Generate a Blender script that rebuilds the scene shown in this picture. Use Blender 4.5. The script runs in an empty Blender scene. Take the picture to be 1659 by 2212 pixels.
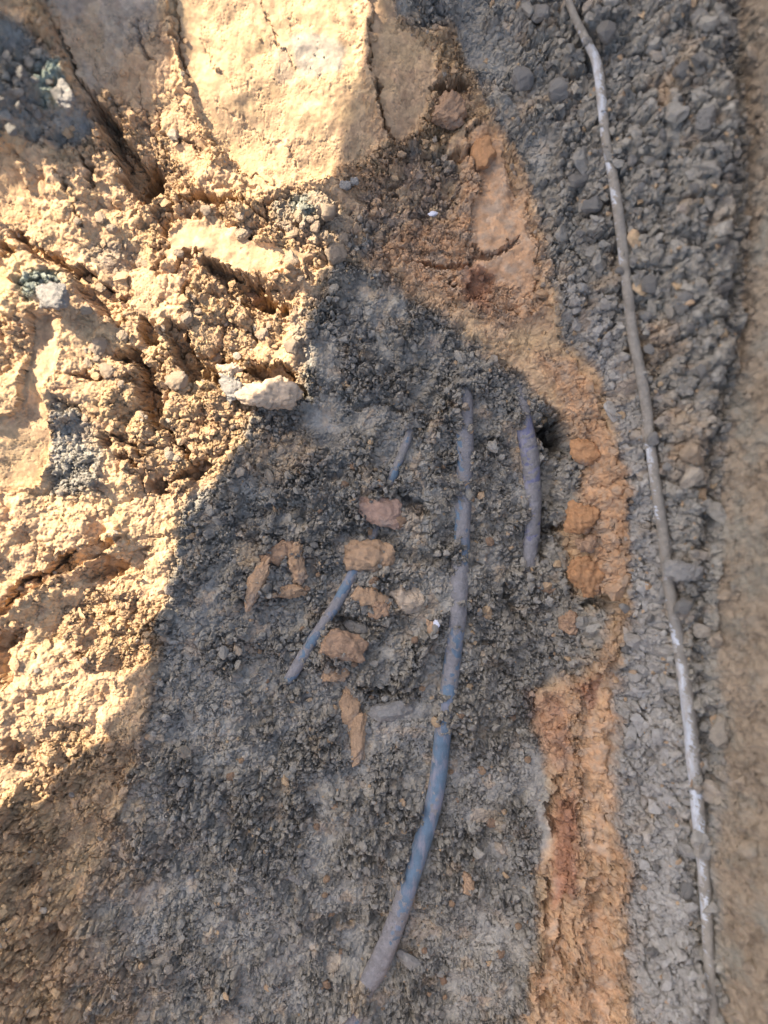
import bpy, bmesh, math, random
import numpy as np
from mathutils import Vector, Matrix

# ------------------------------------------------------------------ camera, sky, sun, exposure
H = 1.6                                   # camera height above the trench floor
FP = 1659.0                               # focal length in photo units (photo is 1659 x 2212 of them)
CX, CY = 829.5, 1106.0
scene = bpy.context.scene
COL = scene.collection
cd = bpy.data.cameras.new('camera'); cam = bpy.data.objects.new('camera', cd); COL.objects.link(cam)
cam.location = (0, 0, H); cam.rotation_euler = (0, 0, 0)
cd.sensor_fit = 'HORIZONTAL'; cd.sensor_width = 26.0; cd.lens = 26.0
cd.sensor_fit = 'AUTO'; cd.sensor_width = 26.0 * 4 / 3
cd.clip_start = 0.02; cd.clip_end = 500
cd.dof.use_dof = True; cd.dof.focus_distance = 1.57; cd.dof.aperture_fstop = 1.0
scene.camera = cam

SUN = Vector((-0.50, 0.47, 0.80)).normalized()
w = bpy.data.worlds.new("World"); scene.world = w; w.use_nodes = True
nt = w.node_tree
sky = nt.nodes.new('ShaderNodeTexSky'); sky.sky_type = 'NISHITA'; sky.sun_disc = False
sky.sun_elevation = math.asin(SUN.z); sky.sun_rotation = math.atan2(SUN.x, SUN.y)
sky.air_density = 1.0; sky.dust_density = 3.0; sky.ozone_density = 0.6
nt.links.new(sky.outputs[0], nt.nodes['Background'].inputs[0])
nt.nodes['Background'].inputs[1].default_value = 0.12
sl = bpy.data.lights.new('sun', 'SUN'); sl.energy = 4.6; sl.angle = math.radians(0.22); sl.color = (1.0, 0.86, 0.68)
so = bpy.data.objects.new('sun', sl); COL.objects.link(so)
so.rotation_euler = SUN.to_track_quat('Z', 'Y').to_euler(); so.location = (-3, 3, 5)
vs = scene.view_settings; vs.view_transform = 'Standard'; vs.look = 'None'; vs.gamma = 1; vs.use_curve_mapping = False
vs.exposure = 1.64

STEP = 0.0013
rng = np.random.default_rng(11)
random.seed(4)

# ------------------------------------------------------------------ numpy noise
F = np.float32
TAB = rng.random((8, 256, 256)).astype(F)
def vnoise(x, y, s, k=0):
    """smooth value noise, cell size s (metres), 0..1"""
    x = x / s + 37.3 * (k + 1); y = y / s + 91.7 * (k + 1)
    ix = np.floor(x); iy = np.floor(y)
    fx = (x - ix).astype(F); fy = (y - iy).astype(F)
    ix = ix.astype(np.int32) & 255; iy = iy.astype(np.int32) & 255
    jx = (ix + 1) & 255; jy = (iy + 1) & 255
    fx = fx * fx * fx * (fx * (fx * 6 - 15) + 10); fy = fy * fy * fy * (fy * (fy * 6 - 15) + 10)
    T = TAB[k & 7]
    a = T[ix, iy]; b = T[jx, iy]; c = T[ix, jy]; d = T[jx, jy]
    return (a + (b - a) * fx) * (1 - fy) + (c + (d - c) * fx) * fy
def fbm(x, y, s, n=4, k=0, g=0.5):
    o = 0; am = 1; t = 0
    for i in range(n):
        o = o + am * vnoise(x, y, s / 2 ** i, k + i); t += am; am *= g
    return o / t
def caps(x, y, s, k=0, rmin=0.35, rmax=0.75, dens=1.0, p=0.5):
    """heap of rounded lumps, cell size s; returns height/s and a random value per lump"""
    X = x / s + 13.1 * k; Y = y / s + 5.7 * k
    ix = np.floor(X).astype(np.int32); iy = np.floor(Y).astype(np.int32)
    best = np.zeros(X.shape, F); rid = np.full(X.shape, 0.5, F)
    A, B, C, D = TAB[k & 7], TAB[(k + 1) & 7], TAB[(k + 2) & 7], TAB[(k + 3) & 7]
    for dx in (-1, 0, 1):
        for dy in (-1, 0, 1):
            cx = ix + dx; cy = iy + dy
            mx = cx & 255; my = cy & 255
            a = A[mx, my]; b = B[mx, my]; c = C[mx, my]; e = D[mx, my]
            px = (cx + a - X).astype(F); py = (cy + b - Y).astype(F)
            r = rmin + (rmax - rmin) * c * c
            st = 0.75 + 0.6 * e                                   # lumps are longer one way
            th = (a + c) * 6.28
            ct = np.cos(th); sn = np.sin(th)
            q = ((px * ct + py * sn) / (r * st)) ** 2 + ((-px * sn + py * ct) / (r / st)) ** 2
            h = np.where(b * 7.13 % 1.0 < dens, r * np.maximum(0, 1 - q) ** p, 0)
            up = h > best
            best = np.where(up, h, best); rid = np.where(up, e, rid)
    return best, rid
def vor(x, y, s, k=0, jit=.95):
    """irregular lumps packed side by side: distance to the crevice between two lumps, and a value per lump"""
    X = x / s + 17.7 * k; Y = y / s + 3.9 * k
    ix = np.floor(X).astype(np.int32); iy = np.floor(Y).astype(np.int32)
    f1 = np.full(X.shape, 9., F); f2 = np.full(X.shape, 9., F); rid = np.zeros(X.shape, F)
    A, B, C, D = TAB[k & 7], TAB[(k + 1) & 7], TAB[(k + 2) & 7], TAB[(k + 3) & 7]
    for dx in (-1, 0, 1):
        for dy in (-1, 0, 1):
            m = (ix + dx) & 255; n = (iy + dy) & 255
            px = (ix + dx + .5 + (A[m, n] - .5) * jit - X).astype(F); py = (iy + dy + .5 + (B[m, n] - .5) * jit - Y).astype(F)
            d = np.hypot(px, py) - .35 * C[m, n]
            c = d < f1
            f2 = np.where(c, f1, np.minimum(f2, d)); f1 = np.where(c, d, f1); rid = np.where(c, D[m, n], rid)
    return f2 - f1, rid, f1
def sm(a, b, x):
    t = np.clip((x - a) / (b - a), 0, 1); return t * t * (3 - 2 * t)

# ------------------------------------------------------------------ grids and photo coordinates
def W(px, py, z):
    return ((px - CX) / FP * (H - z), (CY - py) / FP * (H - z))
def axis(a, b, far):
    n = int(round((b - a) / STEP)); c = np.linspace(a, b, n + 1)
    g = []; d = STEP; v = 0
    while v < far: d *= 1.09; v += d; g.append(v)
    g = np.array(g)
    return np.concatenate([a - g[::-1], c, b + g])
ax = axis(-0.80, 0.68, 60); ay = axis(-1.07, 1.02, 60)
NX, NY = len(ax), len(ay)
GX, GY = np.meshgrid(ax, ay, indexing='xy')
GX = GX.astype(F); GY = GY.astype(F)

CTRL = []
rows = {
 -60: [(-40,.31),(150,.27),(300,.22),(500,.20),(700,.18),(850,.14),(1000,.10),(1200,.15),(1400,.23),(1600,.29)],
 200: [(-40,.27),(150,.22),(250,.175),(450,.145),(700,.12),(860,.095),(1000,.065),(1150,.09),(1350,.19),(1610,.29)],
 420: [(-40,.20),(200,.14),(400,.095),(650,.06),(850,.03),(1080,.06),(1300,.16),(1610,.29)],
 650: [(-40,.18),(200,.12),(450,.07),(680,.02),(850,0),(1050,.035),(1180,.06),(1400,.19),(1590,.29)],
 900: [(-40,.18),(150,.12),(350,.05),(560,.015),(750,0),(1000,0),(1150,-.01),(1250,.05),(1420,.19),(1565,.28)],
 1200: [(-40,.16),(200,.07),(450,.01),(750,0),(1000,0),(1180,-.01),(1290,.06),(1430,.18),(1545,.27)],
 1500: [(-40,.13),(250,.045),(500,0),(800,0),(1000,0),(1180,-.005),(1280,.06),(1450,.18),(1545,.27)],
 1800: [(-40,.14),(200,.05),(500,0),(900,-.01),(1150,.01),(1250,.05),(1450,.17),(1555,.26)],
 2270: [(-40,.17),(200,.07),(500,.015),(900,-.02),(1120,.015),(1250,.05),(1450,.16),(1550,.26)]}
for py, r in rows.items():
    for px, z in r: CTRL.append((*W(px, py, z), z))
CT = np.array(CTRL)
def tps_fit(c):
    n = len(c); d2 = (c[:, None, 0] - c[None, :, 0]) ** 2 + (c[:, None, 1] - c[None, :, 1]) ** 2
    K = np.where(d2 > 0, d2 * np.log(d2 + 1e-12), 0) + np.eye(n) * 2e-3
    P = np.c_[np.ones(n), c[:, 0], c[:, 1]]
    M = np.block([[K, P], [P.T, np.zeros((3, 3))]])
    return np.linalg.solve(M, np.r_[c[:, 2], 0, 0, 0])
TW = tps_fit(CT)
def macro(x, y):
    xc = np.clip(x, -0.86, 0.72); yc = np.clip(y, -1.15, 1.1)
    z = TW[-3] + TW[-2] * xc + TW[-1] * yc
    for i in range(len(CT)):
        d2 = (xc - CT[i, 0]) ** 2 + (yc - CT[i, 1]) ** 2
        z = z + TW[i] * d2 * np.log(d2 + 1e-12)
    return np.clip(z, -0.06, 0.42).astype(F)
Zm = macro(GX, GY)
U = (CX + FP * GX / (H - Zm)).astype(F)
V = (CY - FP * GY / (H - Zm)).astype(F)
# ragged version of the photo coordinates, so no outline is a clean curve
wb = 16
Uw = U + wb * (fbm(GX, GY, .05, 5, 1, .6) - .5) * 2
Vw = V + wb * (fbm(GX, GY, .05, 5, 3, .6) - .5) * 2
inner = (U > -250) & (U < 1900) & (V > -250) & (V < 2460)
II = np.where(inner)

FW = [((fbm(GX, GY, .018, 4, q, .65) - .5) * 26)[II] for q in (2, 5)]
def seg(pts, u=None, v=None):
    """distance to a polyline (photo units) and position 0..1 along it, on the inner points"""
    u = Uw[II] + FW[0] if u is None else u; v = Vw[II] + FW[1] if v is None else v
    best = np.full(u.shape, 1e9, F); pos = np.zeros(u.shape, F); side = np.zeros(u.shape, F)
    n = len(pts) - 1
    for i in range(n):
        x0, y0 = pts[i][:2]; x1, y1 = pts[i + 1][:2]
        dx, dy = x1 - x0, y1 - y0; L = dx * dx + dy * dy + 1e-9
        t = np.clip(((u - x0) * dx + (v - y0) * dy) / L, 0, 1)
        d = np.hypot(u - x0 - t * dx, v - y0 - t * dy)
        b = d < best
        best = np.where(b, d, best); pos = np.where(b, (i + t) / n, pos)
        side = np.where(b, np.sign((u - x0) * dy - (v - y0) * dx), side)
    return best, pos, side
def poly(pts, soft=10.0, warp=1.0):
    """0..1 mask of a polygon given in photo units, with a ragged soft edge"""
    p = np.array(pts, float)
    x0, y0 = p.min(0) - 60; x1, y1 = p.max(0) + 60
    out = np.zeros(U.shape, F)
    sel = np.where((U > x0) & (U < x1) & (V > y0) & (V < y1))
    u = U[sel] + (Uw[sel] - U[sel]) * warp; v = V[sel] + (Vw[sel] - V[sel]) * warp
    ins = np.zeros(u.shape, bool); d = np.full(u.shape, 1e9, F)
    n = len(p)
    for i in range(n):
        ax_, ay_ = p[i]; bx_, by_ = p[(i + 1) % n]
        c = (ay_ > v) != (by_ > v)
        with np.errstate(divide='ignore', invalid='ignore'):
            ins ^= c & (u < (bx_ - ax_) * (v - ay_) / ((by_ - ay_) if by_ != ay_ else 1e-9) + ax_)
        dx, dy = bx_ - ax_, by_ - ay_; L = dx * dx + dy * dy + 1e-9
        t = np.clip(((u - ax_) * dx + (v - ay_) * dy) / L, 0, 1)
        d = np.minimum(d, np.hypot(u - ax_ - t * dx, v - ay_ - t * dy))
    sd = np.where(ins, d, -d)
    out[sel] = sm(-soft, soft, sd)
    return out
def mx(*a):
    o = a[0]
    for b in a[1:]: o = np.maximum(o, b)
    return o

# ------------------------------------------------------------------ what the soil is made of, area by area
n1 = fbm(GX, GY, .06, 5, 2, .6); n2 = fbm(GX, GY, .02, 4, 5, .6); n3 = fbm(GX, GY, .25, 3, 4)
GREY = mx(
 poly([(770,455),(830,395),(860,330),(960,345),(1000,400),(985,480),(960,520),(850,560),(745,560),(755,470)], 22, 2.2) * (.25 + .75 * sm(.42, .52, n2)),
 poly([(735,560),(830,590),(900,650),(1000,720),(1100,800),(1160,870),(1205,895),(1235,960),(1255,1020),(1235,1100),(1210,1150),(1235,1290),(1320,1300),(1290,1400),(1240,1460),(1150,1480),(1150,1560),(1180,1650),(1190,1790),(1160,1900),(1150,2050),(1120,2300),(130,2300),(160,2050),(230,1850),(300,1650),(340,1480),(380,1250),(390,1100),(500,1010),(560,880),(650,830),(665,720)], 14),
 poly([(845,-80),(850,40),(900,70),(985,70),(1010,150),(1060,270),(1125,380),(1160,480),(1175,600),(1200,740),(1280,810),(1320,900),(1320,1000),(1345,1300),(1330,1400),(1310,1450),(1312,1700),(1335,1900),(1355,2300),(1760,2300),(1760,-80)], 12),
 poly([(135,860),(190,880),(245,990),(240,1070),(105,1070),(118,950)], 14),
 poly([(-80,20),(60,70),(140,180),(220,290),(175,335),(60,310),(-80,280)], 12),
 poly([(620,85),(690,80),(750,110),(752,165),(690,182),(640,150)], 9) * .8,
 poly([(590,450),(650,425),(735,430),(750,520),(690,545),(600,500)], 14) * .55,
 poly([(50,620),(110,590),(160,600),(150,650),(90,665)], 9) * .95,
 poly([(190,540),(300,530),(310,580),(250,600),(200,580)], 12) * .5,
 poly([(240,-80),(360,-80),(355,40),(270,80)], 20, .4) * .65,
 poly([(60,-80),(370,-80),(350,60),(235,200),(215,300),(150,180)], 14, 2) * (.25 + .35 * sm(.4, .6, n1)),  # grey mixed into the brown clay colour to darken the shaded wedge
 poly([(590,100),(625,100),(640,180),(600,190)], 16, .6) * .4,
 poly([(640,700),(720,600),(735,640),(700,800),(640,840)], 16) * .6).astype(F)
# lower left: clay and grey crumbs mixed
lowl = sm(1500, 1650, V) * (1 - sm(150, 420, U + (n1 - .5) * 400))
GREY *= 1 - .85 * lowl * sm(.35, .55, n1 + .1)
# brown crumbs among the grey, in patches
spots = sm(.62, .70, fbm(GX, GY, .035, 4, 6, .55)) * .75
mudflow = mx(poly([(860,600),(1010,640),(1160,690),(1180,760),(1170,870),(1120,820),(1000,740),(900,660)], 25) * .75,
             poly([(1340,690),(1430,700),(1440,760),(1390,840),(1350,780)], 20) * .5,
             poly([(1380,200),(1440,150),(1460,260),(1400,280)], 12) * .6,
             poly([(1400,860),(1540,900),(1530,1060),(1430,1040)], 30) * .4,
             poly([(500,930),(640,900),(700,1000),(560,1060)], 30) * .45,
             poly([(520,1130),(560,1130),(560,1220),(520,1220)], 15) * .4)
GREY = GREY * (1 - np.clip(spots * sm(0, 1, n3 * 1.6) * .45 + mudflow * sm(.35, .6, n2 + .1), 0, .9))
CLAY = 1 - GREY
ORANGE = mx(
 poly([(1000,335),(1045,285),(1085,370),(1150,480),(1162,690),(1110,720),(960,670),(880,620),(800,560),(880,500),(985,500),(1000,430)], 24, 2.4),
 poly([(740,380),(860,345),(1000,400),(980,520),(850,560),(760,470)], 26, 2.2) * .55 * sm(.40, .55, n2),
 poly([(1150,770),(1235,790),(1290,890),(1335,1000),(1345,1260),(1290,1280),(1235,1100),(1258,1010),(1215,900)], 12),
 poly([(1335,1300),(1312,1420),(1312,1700),(1340,1850),(1345,2300),(1120,2300),(1165,2050),(1170,1900),(1205,1800),(1200,1650),(1170,1560),(1185,1490),(1255,1450)], 26, 2.8) * (.55 + .45 * sm(.35, .6, n2))).astype(F)
REDDISH = .6 * mx(poly([(1200,1720),(1235,1700),(1240,1900),(1190,1960)], 12), poly([(985,580),(1060,600),(1050,680),(1000,660)], 14) * .8,
             poly([(1120,1480),(1210,1500),(1230,1640),(1180,1640)], 16) * .6,
             poly([(1230,1480),(1290,1440),(1270,1540)], 9) * .8)
PALE = np.clip(poly([(1180,620),(1250,600),(1350,820),(1420,1100),(1440,1500),(1500,1800),(1500,2300),(1340,2300),(1310,1500),(1330,1100),(1260,820)], 40) * .9, 0, 1)
TEAL = mx(poly([(95,165),(140,150),(170,240),(110,255)], 8), poly([(50,620),(110,590),(160,600),(150,650),(90,665)], 9) * .8,
          poly([(590,440),(690,430),(680,510),(620,480)], 16) * .7 * sm(.45, .6, n2), poly([(250,-80),(330,-80),(320,20)], 20) * .4)
# how crumbly
SMOOTH = mx(
 poly([(335,-80),(375,40),(410,200),(445,290),(490,350),(540,400),(600,422),(660,400),(735,385),(790,350),(850,320),(905,300),(940,200),(950,110),(900,80),(850,60),(835,-80)], 16),
 poly([(225,40),(330,-80),(390,60),(425,220),(440,290),(470,360),(420,400),(370,330),(320,250),(265,215),(215,200)], 14) * .85,
 poly([(375,505),(430,475),(500,500),(560,545),(690,555),(640,590),(575,606),(530,598),(480,575),(430,560),(400,588),(368,560)], 7),
 poly([(280,600),(340,590),(370,640),(330,695),(290,670)], 9) * .9,
 poly([(90,690),(150,700),(135,800),(112,860),(118,960),(95,1040),(-90,1075),(-90,950),(60,900),(75,800)], 10),
 poly([(-90,560),(30,560),(50,640),(-90,720)], 12) * .9,
 poly([(100,-80),(240,-80),(330,-80),(300,80),(240,190),(215,250),(150,150)], 14) * .9,
 poly([(-90,320),(50,340),(90,480),(-90,500)], 20) * .6,
 poly([(1245,1500),(1312,1430),(1310,1700),(1250,1700)], 8) * .9,
 poly([(1010,300),(1065,285),(1110,390),(1150,500),(1155,640),(1060,640),(990,590),(1010,520),(1035,420)], 16) * .95,
 poly([(880,560),(1000,560),(1150,620),(1140,690),(1000,650)], 24) * .6,
 poly([(1252,1470),(1316,1420),(1322,1700),(1318,1860),(1262,1860),(1246,1700)], 10, 1.5),
 poly([(1262,1880),(1305,1880),(1318,2060),(1300,2300),(1255,2300)], 14, 1.5) * .8,
 poly([(1160,1745),(1218,1740),(1212,1960),(1190,2300),(1150,2300),(1170,1980)], 12, 1.5) * .9,
 poly([(1250,900),(1300,900),(1300,1010),(1260,980)], 8) * .6,
 poly([(1170,1750),(1230,1740),(1220,1960),(1160,2212),(1180,1900)], 9) * .6,
 poly([(380,1930),(520,1850),(630,1900),(640,2020),(560,2070),(440,2020)], 40) * .35,
 poly([(860,1950),(1010,1960),(1060,2060),(900,2060)], 30) * .55,
 poly([(820,1520),(920,1495),(900,1570),(830,1600)], 8) * .75,
 poly([(210,1180),(380,1150),(330,1250),(200,1300)], 20) * .3,
 poly([(-90,1640),(90,1650),(-20,1760),(-90,1760)], 10) * .8,
 poly([(960,760),(1150,840),(1150,900),(1000,860)], 30) * .4,
 poly([(1020,1000),(1100,1000),(1110,1180),(1040,1200)], 30) * .35)
SMK = SMOOTH.copy()
CORE = mx(poly([(240,760),(420,720),(520,800),(640,840),(560,900),(500,1010),(420,1080),(300,1060),(240,900)], 40),
          poly([(430,560),(560,600),(660,600),(640,740),(500,760),(420,690)], 40) * .8)
SM2 = sm(.36, .50, fbm(GX, GY, .13, 3, 3)) * np.clip(CLAY * 1.3 - .3, 0, 1) * (1 - .85 * CORE) * (1 - ORANGE * .4) * (1 - .8 * lowl)
LEFT = sm(380, 220, U) * sm(900, 650, V) * sm(300, 380, V) + sm(130, 60, U) * sm(600, 700, V) * sm(1700, 1500, V)
SM2 = np.maximum(SM2, LEFT * np.clip(CLAY * 1.3 - .3, 0, 1))
SMOOTH = np.maximum(SMOOTH, SM2 * .90)
SMOOTH = np.maximum(SMOOTH, .62 * sm(.45, .6, fbm(GX, GY, .07, 4, 5)) * (GREY > .5) * (U < 1200))
ROUGH = 1 - SMOOTH
BIG = np.clip(sm(1080, 1420, U + .12 * (1106 - V)) * .95 + sm(300, 0, U) * sm(450, 250, V) * .9, 0, 1) * (ROUGH > 0)   # large clods
CHUNK = mx(poly([(100,440),(420,430),(760,400),(750,560),(680,720),(640,850),(500,1010),(420,1080),(240,1080),(240,900),(130,850),(150,650)], 50),
           poly([(-80,1150),(350,1180),(330,1560),(100,1700),(-80,1700)], 60) * .5)                       # broken, lumpy clay

# ------------------------------------------------------------------ relief
dwx = (fbm(GX, GY, .02, 4, 3, .6) - .5); dwy = (fbm(GX, GY, .02, 4, 6, .6) - .5)
X1 = GX + dwx * .030; Y1 = GY + dwy * .030
X2 = GX + dwx * .012; Y2 = GY + dwy * .012
X3 = GX + (n2 - .5) * .006; Y3 = GY + (vnoise(GX, GY, .007, 7) - .5) * .006
c80, r80 = caps(X1, Y1, .075, 1, .30, .70, .8, .5)
X1b = X1 + dwx * .02; Y1b = Y1 + dwy * .02
c40, r40 = caps(X1b, Y1b, .036, 2, .30, .70, .85, .36)
c20, r20 = caps(X2 + dwx * .012, Y2 + dwy * .012, .017, 3, .30, .70, .75, .38)
X2b = X2 + (vnoise(GX, GY, .006, 2) - .5) * .006; Y2b = Y2 + (vnoise(GX, GY, .006, 5) - .5) * .006
c10, r10 = caps(X2b, Y2b, .0105, 4, .32, .66, .80, .33)
c05, r05 = caps(X3, Y3, .0055, 5, .32, .66, .85, .33)
# thin crooked gaps between the crumbs
g1 = np.abs(fbm(X2, Y2, .020, 4, 2, .62) - .5); g2 = np.abs(fbm(X2, Y2, .011, 3, 6, .62) - .5)
gaps = -(1 - sm(.004, .024, g1)) * .017 - (1 - sm(.004, .030, g2)) * .011
gsel = sm(.40, .60, fbm(GX, GY, .05, 3, 0))
patch = sm(.35, .65, fbm(GX, GY, .12, 3, 7))
Z = Zm.copy()
rel = (n3 - .5) * .03 + (fbm(GX, GY, .12, 4, 1) - .5) * .045 + (fbm(GX, GY, .05, 3, 5) - .5) * .018 * ROUGH
def billow(x, y, sc, n, k, g=.6, e=.75):
    """lumps with sharp creases between them"""
    o = 0; am = 1.
    for q in range(n):
        f_ = vnoise(x, y, sc / 1.9 ** q, k + q); o = o + am * np.minimum(1, np.abs(2 * f_ - 1) * 1.5) ** e; am *= g
    return o
hw = fbm(GX, GY, .007, 3, 2, .6) - .5; hv = fbm(GX, GY, .007, 3, 5, .6) - .5
wx = GX + dwx * .006 + hw * .005; wy = GY + dwy * .006 + hv * .005
def lumps(s_, k, dep, wdt=.30, rnd=.7, wobble=1.):
    q, r_, f_ = vor(wx + dwx * s_ * .25 * wobble, wy + dwy * s_ * .25 * wobble, s_, k)
    prof = np.clip(q / wdt, 0, 1) ** .7
    return dep * (prof * (1 - .35 * np.clip(f_, 0, 1)) + rnd * r_), r_
L60, R60 = lumps(.062, 0, .026, .30, .8)
L30, R30 = lumps(.030, 1, .016, .28, .7)
L16, R16 = lumps(.016, 2, .0130, .30, .6)
L09, R09 = lumps(.0088, 3, .0095, .36, .6)
L05, R05 = lumps(.0052, 4, .0058, .42, .6)
mA = sm(.35, .62, fbm(GX, GY, .045, 3, 6)); mB = sm(.35, .6, fbm(GX, GY, .10, 3, 2)); mC = sm(.36, .58, fbm(GX, GY, .03, 3, 1))
bB = billow(X1, Y1, .034, 3, 3, .55, .7); bC = billow(X1, Y1, .075, 4, 2, .52, .8)
fine = L16 * (.15 + 1.15 * mA) + L09 * (.20 + .65 * mC) + L05 * (.5 + .5 * mC) + L30 * 1.0 * mB * (.3 + .7 * mA) + gaps * .9 * gsel
med = bB * .004
big = L60 * (.5 + .6 * mB) + L30 * (.5 + .6 * mA) + L16 * (.25 + .4 * mC) + L09 * .4 + L05 * .5
chunk = L60 * (.35 + .6 * mB) + L30 * (.15 + .5 * mA) + L16 * (.08 + .40 * mC * mA) + L09 * (.12 + .35 * mC) + L05 * (.35 + .3 * mC) + gaps * .6 * gsel
soft = bC * .016 + bB * .0045 + (fbm(GX, GY, .03, 4, 4, .55) - .5) * .012
grain = (fbm(GX, GY, .006, 3, 4, .6) - .5) * .0045
body = fine + med
body = body * (1 - BIG) + big * BIG
body = body * (1 - CHUNK) + (chunk - .006) * CHUNK
# scraped streaks on smooth clay
an = -0.35
sx = GX * math.cos(an) + GY * math.sin(an); sy = -GX * math.sin(an) + GY * math.cos(an)
streak = (fbm(sx * 4, sy, .30, 5, 2, .5) - .5) * .005 + (fbm(GX, GY, .03, 4, 4, .5) - .5) * .004 + (fbm(GX, GY, .10, 5, 6, .55) - .5) * .020
pits = -.5 * sm(.74, .80, fbm(GX, GY, .012, 3, 0, .6)) * .003
smoothz = streak + pits + .012 + (fbm(GX, GY, .004, 2, 1) - .5) * .0009 + gaps * .12 * gsel * (1 - ORANGE)
Z += rel + body * ROUGH + (smoothz + .026 * CHUNK * (SMK > .3) + soft * np.clip(SM2 * 1.2, 0, 1) * (SMK < .3)) * SMOOTH + grain * ROUGH
Z += (ORANGE * sm(.2, .8, ORANGE)) * .016

Zi = Z[II]
# overlapping slabs in the broken clay: step edges (the lit side is the upper slab)
def slab(pts, h, width, s=1):
    """a raised slab edge along pts: full height on one side, falling back over width"""
    global Zi
    d, pos, side = seg(pts)
    m = (side * s > 0)
    e = np.where((pos > 0.001) & (pos < .999), 1, 0)
    Zi = Zi + np.where(m, h * (1 - sm(0, width, d)) * sm(0, 3, d), 0) * e
def crack(pts, wd, dep, sharp=2.0):
    global Zi
    d, pos, side = seg(pts)
    taper = np.sqrt(np.clip(np.sin(np.clip(pos, .02, .98) * math.pi), .15, 1))
    dep = min(dep, .066); wd = wd * (1.6 if wd > 8 else 1.2 if wd > 4 else 1.); sharp = 5. if dep > .03 else sharp
    Zi = Zi - dep * (1 - sm(wd * taper - sharp, wd * taper + sharp, d))
def pit(cx, cy, rx, ry, dep, rot=0, sharp=.35):
    global Zi
    u = Uw[II] + FW[0] * 1.3 - cx; v = Vw[II] + FW[1] * 1.3 - cy; c, s_ = math.cos(rot), math.sin(rot)
    q = np.sqrt(((u * c + v * s_) / rx) ** 2 + ((-u * s_ + v * c) / ry) ** 2)
    Zi = Zi - dep * (.85 if dep > .035 else 1) * (1 - sm(1 - sharp, 1 + sharp, q))
def mound(cx, cy, rx, ry, h, rot=0):
    global Zi
    u = Uw[II] - cx; v = Vw[II] - cy; c, s_ = math.cos(rot), math.sin(rot)
    q = ((u * c + v * s_) / rx) ** 2 + ((-u * s_ + v * c) / ry) ** 2
    Zi = Zi + h * np.exp(-q)

# upper left ridge and its long dark groove
crack([(95,-40),(130,80),(175,180),(225,250)], 5, .022); crack([(200,215),(232,262),(265,330),(300,410),(325,448)], 12, .075)
slab([(80,-40),(118,80),(160,180),(210,255),(250,340),(290,420),(315,452)], .012, 60, -1)
pit(325,385,20,36,.06,.2); crack([(300,350),(335,400),(330,445)], 12, .05)
crack([(225,240),(240,300),(262,345)], 4, .02); crack([(375,-30),(390,60),(402,120),(414,200)], 3, .016, 3)
slab([(365,-30),(382,60),(396,120),(410,205)], .018, 30, -1)
crack([(797,60),(806,140),(822,220),(846,322)], 3.5, .022, 3); slab([(795,-40),(800,100),(816,220),(842,325)], .02, 40, -1)
for p_, w_, d_ in [([(300,190),(330,290),(365,330),(372,360)], 3, .014), ([(340,235),(352,285),(375,290),(400,300),(430,325)], 4, .016),
                   ([(395,235),(440,300),(490,345),(540,385),(585,402)], 2.2, .009), ([(555,-20),(580,60),(640,150)], 2.5, .006),
                   ([(620,310),(640,350),(655,372)], 2, .006), ([(430,90),(470,150),(520,210)], 2, .004),
                   ([(180,340),(200,370),(207,420)], 6, .03), ([(130,380),(165,430),(190,500)], 3, .018),
                   ([(300,60),(320,120),(345,150)], 3, .012), ([(470,225),(560,300),(640,330)], 1.8, .004)]:
    crack(p_, w_, d_, 2.5)
# cavities under the slabs
slab([(385,428),(430,432),(480,432),(540,448)], .030, 70, -1)
crack([(405,440),(450,445),(500,448),(535,462)], 9, .060); crack([(535,462),(560,480),(600,510)], 4, .03)
crack([(355,560),(362,500),(345,470),(350,450)], 6, .03)
crack([(490,500),(540,520),(590,532)], 3, .018, 2.5)
slab([(455,575),(500,598),(560,606),(630,600),(660,585)], .022, 60, -1)
crack([(455,572),(490,602),(530,630),(570,655),(622,682)], 17, .080, 5); pit(560,635,45,20,.05,.4)
crack([(395,600),(410,560),(440,555)], 5, .03); pit(415,632,8,16,.045,.5)
slab([(165,585),(215,610),(262,650),(280,690)], .030, 60, -1)
crack([(168,592),(205,625),(240,655),(272,695)], 15, .075); crack([(30,510),(80,540),(120,560),(170,590)], 8, .045)
pit(135,655,14,10,.05); pit(20,545,26,10,.04,.5)
crack([(322,698),(332,725),(352,745)], 9, .05)
slab([(360,700),(400,715),(425,770),(470,800)], .03, 50, -1)
crack([(370,708),(395,730),(412,785),(440,815),(480,822)], 15, .075); pit(470,780,10,10,.04)
slab([(540,785),(600,790),(650,830)], .03, 50, -1)
crack([(535,805),(570,812),(610,810),(652,845)], 13, .075)
pit(290,775,24,18,.065); crack([(310,775),(328,800),(330,850),(345,905),(348,930)], 12, .07); pit(300,830,20,14,.05)
crack([(170,815),(200,812),(240,818)], 5, .035); crack([(350,920),(400,960),(420,1000)], 5, .04)
pit(347,1050,20,17,.065); crack([(380,1040),(420,1015),(455,1005)], 9, .05); pit(245,960,14,16,.05); pit(290,1000,26,11,.04,.4)
crack([(250,930),(290,950),(330,1000)], 5, .03)
# under the lower left clay: long dark crack running down to the left edge
slab([(280,1140),(180,1185),(80,1260),(-30,1330)], .04, 70, 1)
crack([(275,1160),(240,1175),(150,1220),(70,1275),(-30,1345)], 11, .065); pit(240,1225,40,26,.06,-.3); pit(10,1380,50,26,.07,-.3)
pit(0,1440,40,30,.06); pit(40,1610,18,26,.04,.4); pit(60,1890,30,14,.04,-.5)
for a_ in [(120,2000,34,20),(280,2070,30,12),(90,2190,40,12)]:
    pit(a_[0], a_[1], a_[2], a_[3], .03, random.uniform(-.6, .3), .7)
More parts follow.
